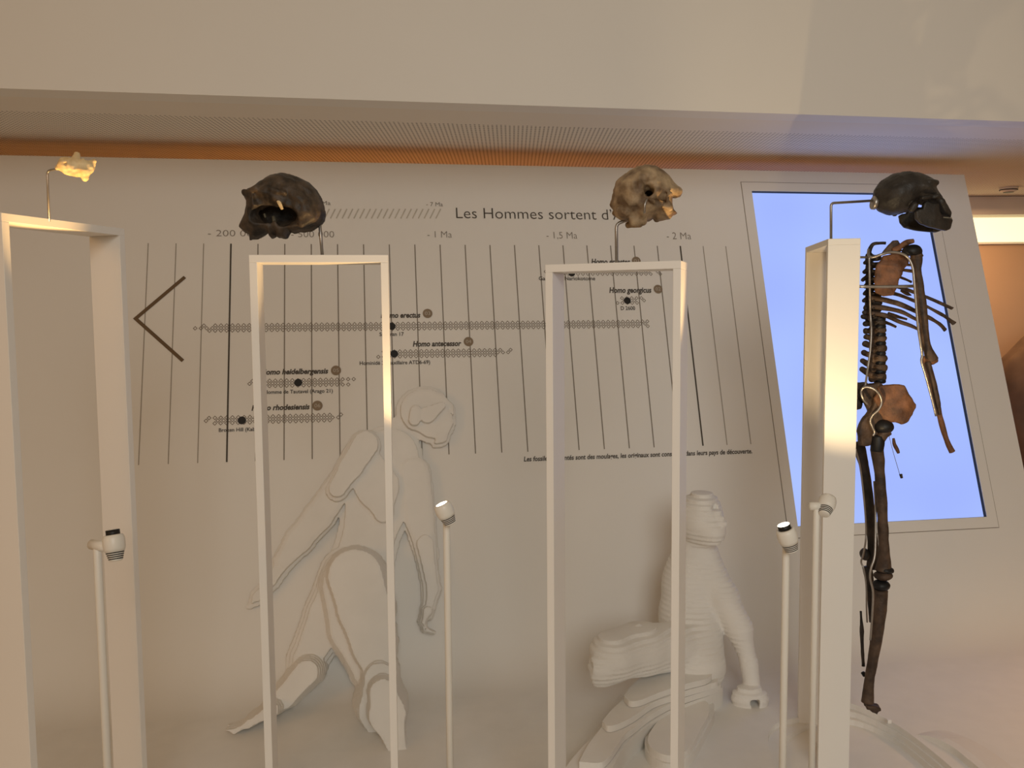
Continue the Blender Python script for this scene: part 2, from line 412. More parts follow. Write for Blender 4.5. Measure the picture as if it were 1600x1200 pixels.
# erectus, antecessor, heidelbergensis, rhodesiensis, georgicus, ergaster
n = nst(-1.0716, .6039)
diamonds(row3(3, n-2, [(0, 0), (1, 0), (1, 1), (2, 0), (2, -1), (n-2, 0), (n-2, 1), (n-1, 0), (n-1, -1), (n-1, 1)]), -1.0716*K, 1.2345*K, AD)
n = nst(-.452, .048)
diamonds(row3(2, n-3, [(0, -1), (1, 1), (1, -1), (n-3, 0), (n-3, 1), (n-2, 0), (n-1, 1), (n-1, 0)]), -.4425*K, 1.1285*K, AD)
n = nst(-.883, -.539)
diamonds(row3(1, n-1, [(0, 0), (0, 1), (n-1, 1), (n-1, -1), (n, 1)]), -.8829*K, 1.0275*K, AD)
n = nst(-1.027, -.557)
diamonds(row3(3, n-2, [(0, 0), (0, 1), (1, 1), (1, -1), (2, 1), (2, -1), (2, 0), (n-2, 0), (n-1, 0), (n-1, 1)]), -1.0267*K, .8985*K, AD)
n = nst(.4718, .6012)
diamonds([(0, -1), (1, -1), (1, 1), (2, 0), (2, 1), (2, -1), (3, -1), (3, 1), (4, 0), (4, 1), (4, -1), (5, 1), (6, 0)], .474*K, 1.3295*K, AD)
n = nst(.21, .70)
diamonds(row3(1, n-3, [(0, 0), (n-3, 1), (n-2, 0), (n-2, -1)]), .21*K, 1.4485*K, AD)
def disc(name, s, h, r, m, z=.0020):
    return flat(name, [[(s+r*math.cos(2*math.pi*i/28), h+r*math.sin(2*math.pi*i/28)) for i in range(28)]], m, z)
for s, h in ((-.3818, 1.2345), (-.3753, 1.1292), (-.7161, 1.0282), (-.9071, .8966), (.5235, 1.3287), (.3115, 1.4421)):
    disc('dot', s*K, h*K, .0148, BLK, .0024)

def txt(name, s, x, y, m, size, width=None, anchor='LEFT', shear=0., bold=0., z=.0018):
    """x, y on the wall in metres (left or right end of the baseline); size = cap height"""
    cu = bpy.data.curves.new(name, 'FONT'); cu.body = s; cu.size = size/.655; cu.shear = shear; cu.offset = bold; cu.align_x = 'LEFT'
    cu.resolution_u = 3; cu.fill_mode = 'FRONT'
    o = bpy.data.objects.new(name, cu); C.objects.link(o); bpy.context.view_layer.update()
    dg = bpy.context.evaluated_depsgraph_get(); me = bpy.data.meshes.new_from_object(o.evaluated_get(dg))
    bpy.data.objects.remove(o); bpy.data.curves.remove(cu)
    xs = [v.co.x for v in me.vertices]; x0, x1 = min(xs), max(xs)
    fx = (width/(x1-x0)) if width else .92
    for v in me.vertices:
        v.co.x = (v.co.x-x0)*fx; v.co.z = 0
    if anchor == 'RIGHT': x -= (x1-x0)*fx
    if anchor == 'MID': x -= (x1-x0)*fx/2
    me.materials.clear(); o = link(name, me, m, wall); o.location = (x, y, z); return o
def tpx(name, s, xl, xr, y, m, cap_px, fx=None, **k):
    """ends given where they sit on the wall under the photo's pixels"""
    a = SH(xl if xl is not None else xr-80, y); b = SH(xr if xr is not None else xl+80, y)
    sz = cap_px*(b[0]-a[0])/((xr if xr is not None else xl+80)-(xl if xl is not None else xr-80))
    if xl is not None and xr is not None: return txt(name, s, a[0], (a[1]+b[1])/2, m, sz, b[0]-a[0], **k)
    if xl is not None: return txt(name, s, a[0], a[1], m, sz, **k)
    return txt(name, s, b[0], b[1], m, sz, anchor='RIGHT', **k)
tpx('title_lettering', 'Les Hommes sortent d’Afrique', 713, 1031, 342.8, INK, 16.5, bold=-.0006)
for s, xl, xr, y in (('- 200 000', 325, 405, 369.5), ('- 500 000', 455, 522, 371), ('- 1 Ma', 668, 706, 371.5), ('- 1,5 Ma', 854, 902, 373), ('- 2 Ma', 1042, 1080, 374)):
    tpx('date_lettering', s, xl, xr, y, INKG, 10.5, bold=-.0005)
tpx('date_lettering', '- 7 Ma', 666, 692, 322.5, INKG, 6.5)
tpx('date_lettering', 'Ma', 503, 516.5, 320.5, INKG, 6.5)
IT = dict(shear=.22, bold=.0010)
for s, xl, xr, y in (('Homo ergaster', 924, 985, 413), ('Homo georgicus', 952, 1018, 457.5), ('Homo erectus', 595, 657, 496.5), ('Homo antecessor', 645, 721, 541),
                     ('Homo heidelbergensis', 407, 513, 584.5), ('Homo rhodesiensis', 393, 484, 640.5)):
    tpx('species_lettering', s, xl, xr, y, INK, 8., **IT)
SB = dict(bold=.0003)
for s, xl, xr, y in (('Garçon de Nariokotome', 842, 930, 438), ('D 2600', 970, 992.5, 484.5), ('Sangiran 17', 593, 631, 525), ('Hominidé 3 (maxillaire ATD6-69)', 562, 672, 569.5),
                     ('Homme de Tautavel (Arago 21)', 413, 520, 614.5), ('Broken Hill (Kabwe)', 342, 411, 674)):
    tpx('specimen_lettering', s, xl, xr, y, INK, 5.6, **SB)
tpx('note_lettering', 'Les fossiles présentés sont des moulages, les originaux sont conservés dans leurs pays de découverte.', 818, 1176, 714.5, INK, 6.6, shear=.2, bold=.0006)
for s, x, h in (('03', -.2487, 1.2829), ('04', -.1013, 1.1718), ('05', -.5841, 1.0704), ('06', -.65, .9426), ('02', .6522, 1.3755), ('01', .5754, 1.4929)):
    disc('number_disc', x*K, h*K, .0192, DISC, .0020)
    txt('number_lettering', s, x*K, h*K-.0068, NUM, .0135, .0215, anchor='MID', z=.0032)
hq = []
for i in range(21):
    x = 498+i*9.15; a = SH(x, 341.5-.0*i); b = SH(x+7.5, 326.5); hq.append(stroke(a, b, .0050))
flat('hatch_marks', hq, INKH)

# ================================================================== FRAMES
DF, TF = .085, .0168
def make_frame(label, A, th, T, Wd, rodpx, zb=GZ-.02, rr=.0037):
    t = empty('display_frame', (A[0], A[1], zb), (0, 0, th)); tag(t, label, 'display frame')
    H = T+CZ-zb
    for u in (0, Wd-TF):
        box('post', (u, 0, 0), (u+TF, DF, H-TF), PAINT, t, .0008)
    box('top_bar', (0, 0, H-TF), (Wd, DF, H), PAINT, t, .0008)
    inv = (Matrix.Translation((A[0], A[1], zb)) @ Matrix.Rotation(th, 4, 'Z')).inverted()
    pts = [inv @ Vector(p) for p in rodpx]
    rod('mounting_rod', [np.array(p) for p in pts], rr, STEEL, t, r=.010)
    return t
R_ = math.radians
fr1 = make_frame('white frame at far left carrying a small cream bone fragment', (-.98, 1.68), R_(72.5), .21, .326,
                 [P(76.8, 346, 1.79), P(73.8, 266.5, 1.79), P(102, 262.5, 1.77)], rr=.0024)
fr2 = make_frame('white frame carrying the dark brown skull on a short rod', (-.570, 1.891), R_(7.5), .141, .30,
                 [P(504, 405, 1.95), P(499, 340, 1.95)])
fr3 = make_frame('white frame carrying the tan skull in front of the timeline', (.076, 1.926), R_(-21), .116, .30,
                 [P(963.5, 413, 1.915), P(963, 350, 1.915), P(990, 340, 1.915)])
fr4 = make_frame('white frame seen edge-on before the blue screen, carrying the grey jawed skull', (.906, 2.676), R_(-97.4), .207, .30,
                 [P(1298.5, 378, 2.41), P(1298.5, 317.5, 2.41), P(1364, 313.5, 2.45)])

# ================================================================== LAMPS
def lamp(label, head, tgt, pole_x, lit, snoot, power, angle, col=(1, .72, .38), sz=1.08):
    """head: world point of the middle of the lamp head; pole stands beside it"""
    head = np.array(head); px_, py_ = pole_x; zb = GZ-.054
    t = empty('spot_lamp', (px_, py_, zb)); tag(t, label, 'lamp')
    rel = np.array([px_, py_, zb]); ztop = head[2]-zb
    V, Fc = lathe([(.0078, 0), (.0078, ztop-.004), (.006, ztop)], 18); pymesh('pole', V, Fc, LAMPW, t, True)
    V, Fc = lathe([(.030, 0), (.030, .004), (.027, .006)], 28); pymesh('foot_plate', V, Fc, LAMPW, t, True)
    hv = head-np.array([px_, py_, head[2]]); hl = np.linalg.norm(hv); hd = hv/hl
    a = -hd*.016; j = tube_geo([a+np.array([0, 0, ztop]), hd*max(hl-.012, .004)+np.array([0, 0, ztop])], .0098, n=3, sides=16, smooth=False)
    pymesh('swivel_joint', j[0], j[1], LAMPW, t, True)
    ax = np.array(tgt)-head; ax /= np.linalg.norm(ax); q = Vector(ax).to_track_quat('Z', 'Y').to_matrix().to_4x4()
    Lm = Matrix.Translation(Vector(head-rel)) @ q @ Matrix.Scale(sz, 4)
    prof = [(.0088, -.0235), (.0108, -.0225)]; rings = []; z = -.0215
    for i in range(4):
        r = .0118+.0010*i; prof += [(r, z), (r, z+.0017), (r-.002, z+.0017), (r-.002, z+.0036)]; rings.append((z+.0017, r+.0004)); z += .0036
    prof += [(.0160, z), (.0183, .000), (.0190, .009), (.0184, .017), (.0165, .0225), (.0130, .0235), (.0125, .0215)]
    V, Fc = lathe(prof, 32); o = pymesh('lamp_head', V, Fc, LAMPW, t, True); o.matrix_local = Lm
    V, Fc = merge([lathe([(r-.0022, z0), (r, z0), (r, z0+.0019), (r-.0022, z0+.0019)], 32) for z0, r in rings])
    o = pymesh('cooling_ring', V, Fc, BLACK, t, True); o.matrix_local = Lm
    zt = .0230
    if snoot:
        V, Fc = lathe([(.0118, .020), (.0118, .0320), (.0108, .0320), (.0106, .029)], 28); o = pymesh('snoot', V, Fc, BLACK, t, True); o.matrix_local = Lm; zt = .0321
    V, Fc = lathe([(.0112, zt-.003), (.0112, zt), (.0060, zt+.0014)], 28); o = pymesh('lens', V, Fc, BULB if lit else DIM, t, True); o.matrix_local = Lm
    if power > 0:
        sp = spot('lamp_beam', tuple(head+ax*(zt*sz+.004)), tuple(tgt), power, col, angle, .6, .009); return t
    return t
h1_ = P(179, 856, 1.62)
lamp('lamp before the far left frame, its black snoot turned away', h1_, P(112, 262, 1.75), tuple(P(152, 856, 1.64)[:2]), False, True, 50.0, 30, (1, .58, .20))
h2_ = P(697, 803, 1.87)
lamp('lit lamp with bare glowing lens, on the pole between the two middle frames', h2_, P(500, 372, 1.83), tuple(P(697.5, 803, 1.90)[:2]), True, False, 17., 50, (1, .64, .28))
h3_ = P(1232, 844, 1.80)
lamp('lit lamp with black snoot, standing left of the edge-on frame', h3_, P(1062, 318, 1.77), tuple(P(1228.5, 844, 1.83)[:2]), True, True, 36.0, 24, (1, .64, .27), 1.12)
h4_ = P(1291, 791, 2.0)
lamp('lamp before the edge-on frame, its back with dark rings turned to us', h4_, P(1372, 480, 2.44), tuple(P(1276, 791, 2.0)[:2]), False, False, 11.0, 78)

# ================================================================== SKULLS
def inflate(p, poly, Y, C0, T, wd, face=None):
    """solid whose side outline is poly (as the photo shows it at depth Y); half thickness T, rounded over wd from the rim"""
    pts = np.array([(P(a, b, Y)-C0)[[0, 2]] for a, b in poly]); g = p[:, :1, :, :]
    d2 = poly_sd(g[..., 0], g[..., 2], pts); di = np.clip(-d2/wd, 0, 1); Tt = T
    if face is not None: Tt = T*(1-face[2]*np.clip((g[..., 0]-face[0])/(face[1]-face[0]), 0, 1))
    t = Tt*np.sqrt(np.clip(1-(1-di)**2, 0, 1)); t = np.where(d2 > 0, -d2, t)
    return np.where(d2 > 0, np.maximum(np.abs(p[..., 1]), d2), (np.abs(p[..., 1])-t)*.6)
def skull(label, m, poly, Y, cpx, T, wd, face, cuts, adds, rough, pits, seed, name='fossil_skull', cutsides=(-1, 1)):
    C0 = P(cpx[0], cpx[1], Y); px = Y/F
    def loc(c, side):                    # (px, py, lateral offset as a share of T towards the viewer)
        v = P(c[0], c[1], Y)-C0; v[1] = side*c[2]*T; return v
    def fn(p):
        d = inflate(p, poly, Y, C0, T, wd, face)
        for sd in (-1, 1):
            for a, b, ra, rb in adds: d = smin(d, cap(p, loc(a, sd), loc(b, sd), ra*px, rb*px), .004)
            for a, b, ra, rb in (cuts if sd in cutsides else ()): d = smax(d, -cap(p, loc(a, sd), loc(b, sd), ra*px, rb*px), .004)
        if pits: d = d + np.clip(vnoise(p, pits, 150, seed+7, 2), 0, 1)
        return d + vnoise(p, rough, 85, seed)
    q = np.array([(P(a, b, Y)-C0)[[0, 2]] for a, b in poly]); lo, hi = q.min(0)-.012, q.max(0)+.012
    o = solid(name, fn, (lo[0], -T-.014, lo[1]), (hi[0], T+.014, hi[1]), .0025, m); o.location = C0
    return tag(o, label, 'skull')
# dark brown skull, face to the left
Y2 = 1.95
sk2 = skull('dark brown crushed fossil skull facing left on its frame', SKULL_D,
  [(441.3, 270), (452.5, 272), (467.5, 277.5), (482.5, 285), (495.6, 298), (502, 309), (506, 320.6), (508.8, 333.8), (506.9, 345), (501, 352.5), (490, 359), (475, 362), (462, 364.7), (454.4, 362), (450.6, 367.5), (448.8, 373),
   (433.8, 372), (432.8, 365.6), (431.5, 371), (425.3, 373.5), (421.6, 369.4), (419.7, 363.8), (411, 369), (403.8, 373), (390.6, 375), (389.7, 365.6), (381, 361), (373.4, 354.4), (375.6, 346.9), (383, 333.8), (385, 320.6), (385, 315),
   (380.9, 305.6), (382, 300), (388.8, 294.4), (398, 291.6), (409.4, 282), (422.5, 274.7)], Y2, (441, 322), .062, .050, (-.03, -.09, .30),
  [((405, 341, .95), (430, 337, .40), 12, 14), ((460, 346, .95), (446, 341, .40), 14, 14), ((410, 338, .95), (428, 334, .95), 12, 17), ((428, 334, -.02), (460, 329, -.02), 21, 23), ((428, 334, .95), (458, 345, .95), 17, 15), ((428, 354, .9), (452, 357, .9), 11, 9), ((414, 317, .95), (426, 317, 1.0), 10, 8), ((389, 326, .7), (392, 334, .7), 6, 6)],
  [((391, 304, .5), (410, 299, .8), 7.5, 6), ((436, 302, .9), (456, 309, .95), 5, 5), ((494, 340, .6), (478, 353, .65), 8, 7)], .0024, .003, 3, cutsides=(-1,))
def loc2(a, Y, dy): return P(a[0], a[1], Y+dy)-P(441, 322, Y2)
o = tube('cheek_bone', [loc2((432, 307), Y2, -.05), loc2((436, 316), Y2, -.056), loc2((441, 327), Y2, -.052)], [.0036, .0046, .0032], FRAG, sk2, n=12, flat=.6, noise=.0006); o['label'] = 'cream sliver of cheek bone'
tube('inner_bone', [loc2((427, 338), Y2, -.02), loc2((429, 346), Y2, -.022), loc2((427, 352), Y2, -.02)], [.004, .0058, .003], SKULL_Y, sk2, n=10, noise=.0008)
tube('inner_bone', [loc2((413, 334), Y2, -.022), loc2((415, 340), Y2, -.022)], [.003, .0034], SKULL_Y, sk2, n=8, noise=.0008)
# tan skull, face to the right
Y3 = 1.90
sk3 = skull('tan fossil skull without lower jaw facing right, its face lit from below', SKULL_T,
  [(1009.4, 257.8), (1022.5, 259), (1035.6, 266.6), (1045, 275), (1052.5, 286), (1061.9, 293.8), (1066.6, 301), (1064.7, 307.8), (1058, 309.7), (1051.6, 306), (1050, 318), (1051.6, 327.5), (1057, 333), (1050.6, 337.8), (1047.8, 342.5),
   (1035.6, 345), (1024.4, 347), (1021, 341), (1011, 346), (1002.8, 352), (986.9, 351), (985, 345), (970, 344), (962.5, 338.8), (958.8, 327.5), (953.5, 320), (956.9, 308.8), (957.8, 297.5), (963.4, 286), (973.8, 274), (985, 265.6), (996, 260)],
  Y3, (1006, 304), .060, .046, (.02, .09, .28),
  [((1007, 302, 1.05), (1010, 308, .45), 7, 6), ((992, 302, 0), (1018, 304, 0), 24, 21), ((1020, 318, .95), (1024, 324, .9), 4.5, 4.5), ((1042, 315, .9), (1046, 312, .9), 6, 5), ((961, 304, .7), (962, 310, .7), 3, 3), ((972, 340, 1.0), (1008, 342, 1.0), 7, 8), ((1016, 338, .95), (1022, 336, .9), 4, 4)],
  [((1036, 300, .8), (1057, 301, .3), 6, 7.5), ((1008, 318, 1.05), (1040, 330, .85), 3.5, 5), ((1040, 308, .85), (1038, 326, .85), 4, 5), ((985, 349, .5), (1002, 348, .4), 6, 6), ((964, 330, .6), (980, 338, .8), 5, 4)], .0022, .003, 9)
tube('clip', [P(1011, 311, Y3-.066)-P(1006, 304, Y3), P(1007.5, 320, Y3-.07)-P(1006, 304, Y3), P(1007, 333, Y3-.066)-P(1006, 304, Y3)], .0024, STEEL, sk3, n=8)
# grey skull with lower jaw
Y4 = 2.45
sk4 = skull('grey brown skull with lower jaw facing right before the screen top', SKULL_G,
  [(1415.6, 267.8), (1432.5, 269.7), (1444.7, 274.4), (1453, 279), (1461.5, 288.5), (1459.7, 293), (1463.4, 298.8), (1470, 308), (1471, 314.7), (1477.5, 325), (1485, 334.4), (1484.6, 340), (1465.5, 341), (1458.6, 333), (1457, 325), (1447.5, 322), (1440, 319.4),
   (1429.7, 319.8), (1424, 325), (1415.6, 331.6), (1402.5, 335.3), (1389.4, 336.3), (1376, 330.6), (1368.8, 322), (1366, 308), (1368.8, 295), (1378, 281.9), (1395, 271.6)],
  Y4, (1420, 305), .066, .058, (.04, .12, .45),
  [((1446, 304, 1.0), (1442, 311, 1.05), 4, 5.5), ((1456, 297, .75), (1458, 301, .7), 4, 4), ((1474, 322, .3), (1478, 326, .2), 3, 3)],
  [((1438, 288, .8), (1455, 288, .45), 4, 4), ((1424, 314, 1.0), (1452, 310, .85), 3, 3), ((1415, 324, .8), (1411, 330, .8), 6, 5), ((1462, 318, .45), (1477, 334, .25), 6, 5)], .0012, 0, 14)
def mand():
    C0 = P(1420, 305, Y4); px = Y4/F
    body = [(1429.7, 321), (1434, 317), (1446, 321), (1455.5, 321), (1456.9, 333), (1464.4, 343), (1484, 343), (1485, 345.6), (1478.4, 358.8), (1470, 362), (1456.9, 360.6), (1440, 357.8), (1425, 353), (1417.5, 345.6), (1415.6, 334), (1421, 331), (1428, 330)]
    pts = np.array([(P(a, b, Y4)-C0)[[0, 2]] for a, b in body])
    def fn(p):
        d2 = poly_sd(p[:, :1, :, 0], p[:, :1, :, 2], pts)
        x = p[..., 0]; ya = np.interp(x[:, 0, 0], [-.01, .05, .10, .122], [.050, .044, .024, .004])[:, None, None]   # horseshoe plan
        d = smax(d2+0*x, np.abs(np.abs(p[..., 1])-ya)-.0085, .005)
        return d + vnoise(p, .0010, 80, 21)
    lo, hi = pts.min(0)-.012, pts.max(0)+.012
    return solid('mandible', fn, (lo[0], -.07, lo[1]), (hi[0], .07, hi[1]), .0024, SKULL_G, sk4)
mand()
bm = bmesh.new()
for k in range(9):
    for sd in (-1, 1):
        x = 1467.5+k*2.1; c = P(x, 341.6, Y4)-P(1420, 305, Y4); c[1] = sd*float(np.interp(c[0], [.05, .10, .122], [.040, .020, .003]))
        r = bmesh.ops.create_icosphere(bm, subdivisions=1, radius=.0026)
        for v in r['verts']: v.co = Vector((v.co.x, v.co.y, v.co.z*1.3)) + Vector(c)
bmobj('teeth', bm, TOOTH, sk4, True)
def place(name, fn, lo, hi, step, m, loc, rot, label, cat='skull', scale=1.):
    o = solid(name, fn, lo, hi, step, m); o.location = loc; o.rotation_euler = rot; o.scale = (scale,)*3
    tag(o, label, cat); return o

def frag_fn(p):
    d = cap(p, (-.016, 0, .002), (.020, 0, .000), .0150, .0165)
    d = smin(d, cap(p, (.001, 0, .006), (.003, 0, .026), .0085, .0080), .004)
    d = smin(d, cap(p, (.022, .004, .004), (.034, .006, .018), .008, .0026), .005)
    d = smin(d, cap(p, (.014, -.004, .010), (.016, -.004, .018), .006, .003), .004)
    d = smin(d, cap(p, (-.018, .003, .008), (-.016, .004, .017), .009, .006), .005)
    d = smin(d, cap(p, (-.012, .003, .012), (-.010, .004, .022), .003, .0018), .003)
    d = smin(d, cap(p, (.018, 0, -.008), (.020, 0, -.019), .010, .0065), .005)
    d = smin(d, cap(p, (-.018, 0, -.010), (.004, -.004, -.013), .007, .006), .005)
    d = smin(d, cap(p, (-.032, 0, -.004), (-.020, 0, 0), .0045, .012), .005)
    d = smax(d, -cap(p, (-.014, -.02, .004), (-.014, -.012, .004), .003, .002), .002)
    return d + vnoise(p, .0024, 170, 5)
place('jaw_fragment', frag_fn, (-.05, -.035, -.04), (.05, .035, .05), .0018, FRAG, P(117, 262, 1.78), (0, R_(4), R_(12)), 'small cream bone fragment of upper jaw, brightly lit on a thin rod', 'fossil')
bpy.context.view_layer.update()
V, Fc = lathe([(.017, -.006), (.019, -.004), (.019, .004), (.017, .006)], 28)
md = pymesh('mount_disc', V, Fc, STEEL, fr4, True)
md.matrix_local = fr4.matrix_world.inverted() @ Matrix.Translation(Vector(P(1366, 317, 2.45))) @ Matrix.Rotation(math.pi/2+.15, 4, 'Y')

# ================================================================== SKELETON ON THE EDGE-ON FRAME
SY = 2.50
sk = empty('fossil_skeleton', P(1366, 1105, SY)); tag(sk, 'brown partial skeleton hanging upright before the blue screen, right of the edge-on frame', 'skeleton')
SKO = np.array(sk.location); PX = SY/F
def L3(pts): return [P(q[0], q[1], SY+(q[2] if len(q) > 2 else 0))-SKO for q in pts]
_bs = [0]
def bone(name, pts, rpx, m=BONE, parent=None, n=26, sides=10, flat=1., noise=.0012, label=None):
    _bs[0] += 1
    o = tube(name, L3(pts), [r*PX for r in rpx] if not np.isscalar(rpx) else rpx*PX, m, parent or sk, n=n, sides=sides, flat=flat, noise=noise, seed=_bs[0])
    if label: o['label'] = label
    return o
def plate_bone(name, poly, m, thick=.010, y=0., bend=0., label=None, rough=.0018, seed=1):
    pts = np.array([(P(a, b, SY)-SKO)[[0, 2]] for a, b in poly]); lo, hi = pts.min(0)-.012, pts.max(0)+.012; xc = pts[:, 0].mean()
    def fn(p):
        d2 = poly_sd(p[..., 0], p[..., 2], pts) + vnoise(p, .0014, 170, seed)
        yy = p[..., 1]-y-bend*(p[..., 0]-xc)**2 - vnoise(p*np.array([1, 0, 1]), rough, 55, seed+3)
        return smax(d2, np.abs(yy)-thick*.5, .006)
    o = solid(name, fn, (lo[0], y-.035, lo[1]), (hi[0], y+.05, hi[1]), .0024, m, sk)
    if label: o['label'] = label
    return o
# ribs behind and in front
RIBS = [([(1398, 411), (1412, 413, -.03), (1426, 414.5, -.05)], [2.6, 2.2, 2]), ([(1392, 420), (1408, 421.5, -.03), (1428, 424, -.06)], [3, 2.7, 2.4]),
        ([(1386, 428), (1400, 431), (1414, 436, .04), (1424, 440.5, .06)], [2.5, 2.4, 2.2, 2]),
        ([(1378, 440), (1400, 447), (1425, 455.5, .05), (1452, 466, .06), (1478, 477.5, .03), (1488, 482, .01)], [3, 3, 2.8, 2.6, 2.6, 3.2]),
        ([(1376, 456), (1400, 459.5), (1428, 470, .05), (1450, 480, .07), (1475, 493.5, .04), (1491, 505.5, .01)], [3, 3, 2.9, 2.7, 2.7, 3.6]),
        ([(1358, 465), (1380, 468), (1408, 476, -.04), (1432, 487, -.02), (1455, 498, .0), (1470, 508, .03), (1477, 516, .04)], [4, 4.2, 4, 3.4, 3, 2.8, 3.4]),
        ([(1360, 479), (1384, 481.5), (1408, 487, -.04), (1426, 496, -.05), (1438, 503, -.04)], [3.4, 3.6, 3.4, 3, 2.4]),
        ([(1362, 489), (1384, 493), (1405, 502.5, -.03), (1424, 509, -.04), (1437, 516, -.04)], [3.2, 3.4, 3, 2.6, 2]),
        ([(1388, 490, .05), (1403, 495, .08), (1417, 499, .09)], [2.6, 2.6, 2.2]), ([(1382, 503, .05), (1392, 507, .06), (1400, 511, .07)], [2.6, 2.6, 2.2]),
        ([(1408, 453.5, .05), (1418, 459, .06), (1424, 461.5, .07)], [2.6, 3, 1])]
for pts, r in RIBS: bone('rib', pts, r, BONE, n=22, sides=8, flat=.6, noise=.0007)
# spine: bodies, discs, spinous processes
BOD = [(1374, 504, 8.8, 5), (1374.5, 516, 8.8, 5), (1375, 529, 9.2, 5.5), (1375.5, 544, 9.4, 6), (1376, 560, 9.6, 6), (1375, 574.5, 9.6, 6.2), (1374, 589, 9.4, 6.2)]
THOR = [(1368, 403+11.6*k, 8.0, 4.8) for k in range(9)]
SPN = {1: (1350, 425), 0: (1352, 411), 2: (1349, 437), 3: (1352, 448), 4: (1351, 459), 5: (1350, 470), 6: (1352, 481), 7: (1351, 488), 8: (1349, 495)}
def vertebra(x, y, rx, ry, sp, m, seed, tip=.0068):
    c = P(x, y, SY+.03)-SKO; t = P(sp[0], sp[1], SY+.02)-SKO; rx *= PX; ry *= PX
    def fn(p):
        d = smax(ell(p, c, (rx*1.12, .019, ry*1.5)), np.abs(p[..., 2]-c[2])-ry, .003)
        arch = cap(p, c+np.array([-rx*.8, 0, 0]), t, .0075, tip)
        d = smin(d, cap(p, c+np.array([-rx*1.25, 0, .006]), c+np.array([-rx*1.25, 0, -.006]), .0105), .005)
        d = smin(d, arch, .005); d = smin(d, cap(p, c+np.array([-rx*1.1, -.004, .002]), c+np.array([-rx*1.3, -.034, .004]), .005, .004), .005)
        return d + vnoise(p, .0013, 150, seed)
    lo = np.minimum(c, t)-.045; hi = np.maximum(c, t)+.03
    return solid('vertebra', fn, lo, hi, .0030, m, sk)
for k, b in enumerate(THOR): vertebra(*b, SPN[k], BONE_D, 40+k)
LSP = [(1352.5, 506), (1353, 517), (1353.5, 526), (1352, 537), (1349.5, 551), (1348, 564), (1347, 577)]
for k, b in enumerate(BOD): vertebra(*b, LSP[k], BONE if k > 0 else BONE_D, 60+k, .0090)
for k, y in enumerate((498.5, 510.5, 522.5, 536.5, 552, 566.5, 580.5, 595)):
    c = P(1374.5, y, SY+.03)-SKO
    def fn(p, c=c, k=k): return smax(ell(p, c, (.0170, .018, .013)), np.abs(p[..., 2]-c[2])-.0078, .003) + vnoise(p, .0006, 150, k)
    o = solid('disc', fn, c-.022, c+.022, .0028, RESIN, sk)
    if k == 0: o['label'] = 'black spacer between vertebrae'
# sacrum and tail end
plate_bone('sacrum', [(1352, 600), (1374, 598), (1382, 606), (1383, 640), (1374, 660), (1362, 655), (1354, 636), (1346, 622), (1345, 608)], BONE, .03, .0, seed=17)
plate_bone('sacrum', [(1345, 599), (1358, 598), (1366, 604), (1362, 622), (1354, 632), (1344, 622), (1340, 612)], BONE_D, .03, .03, seed=4)
plate_bone('sacrum', [(1337, 628), (1346, 622), (1354, 632), (1350, 640), (1341, 643), (1336, 642)], BONE_D, .022, .03, seed=6)
# shoulder
plate_bone('scapula', [(1362, 414), (1369, 402), (1384, 397), (1398, 398), (1408, 404), (1410, 411), (1402, 422), (1394, 436), (1390, 450), (1385, 462), (1370, 464), (1359, 458), (1357, 441), (1358, 425)],
           BONE_R, .012, -.045, 2., 'reddish brown shoulder blade', .004, 8)
plate_bone('scapula_spine', [(1368, 398), (1380, 383), (1385, 378), (1393, 377.5), (1398, 386), (1400, 394), (1388, 399)], BONE, .012, -.04, seed=9)
bone('clavicle', [(1396, 391, -.05), (1406, 386, -.06), (1417, 379, -.07), (1428, 376, -.08)], [4.6, 4.4, 4.4, 3.2], BONE_R, flat=.7)
bone('acromion', [(1384, 380, -.01), (1374, 380, 0), (1364, 382, .01), (1359, 391, .01), (1359, 400, .01)], [2.2, 2.6, 3.2, 3.4, 2.4], BONE_D)
hd = P(1425, 393, SY-.07)-SKO
solid('humerus_head', lambda p: smax(ell(p, hd, (.027, .024, .019)), -(p[..., 2]-hd[2]+.012), .004)+vnoise(p, .0012, 110, 3), hd-.036, hd+.036, .0028, RESIN, sk)['label'] = 'black shoulder joint'
bone('humerus', [(1431, 397, -.07), (1432, 406, -.07), (1433.5, 425, -.075), (1437, 460, -.08), (1443, 505, -.085), (1446.5, 535, -.085), (1452, 552, -.085), (1457, 563, -.085)],
     [9, 8.6, 6.4, 7.4, 6.6, 6, 7.4, 8.6], BONE, n=40, sides=14, label='upper arm bone, brown')
bone('humerus_knob', [(1436, 398, -.07), (1439, 402, -.07)], [4.5, 4], BONE)
bone('elbow', [(1447, 562, -.08), (1455, 563, -.085), (1463, 561, -.085)], [6.4, 6.4, 4.6], BONE_R, n=10)
bone('ulna', [(1445, 557, -.07), (1451, 578, -.075), (1458, 604, -.08), (1466, 640, -.085), (1472, 664, -.085), (1480, 690, -.09), (1485, 701, -.09), (1487.5, 706, -.09)], [6, 5.6, 5.6, 4.8, 4.2, 3.8, 4.8, 5.2], BONE_R, n=36)
bone('radius', [(1449, 566, -.09), (1456, 592, -.095), (1464, 625, -.1), (1468, 648, -.1)], [4.6, 4.4, 3.8, 2.8], BONE, n=24)
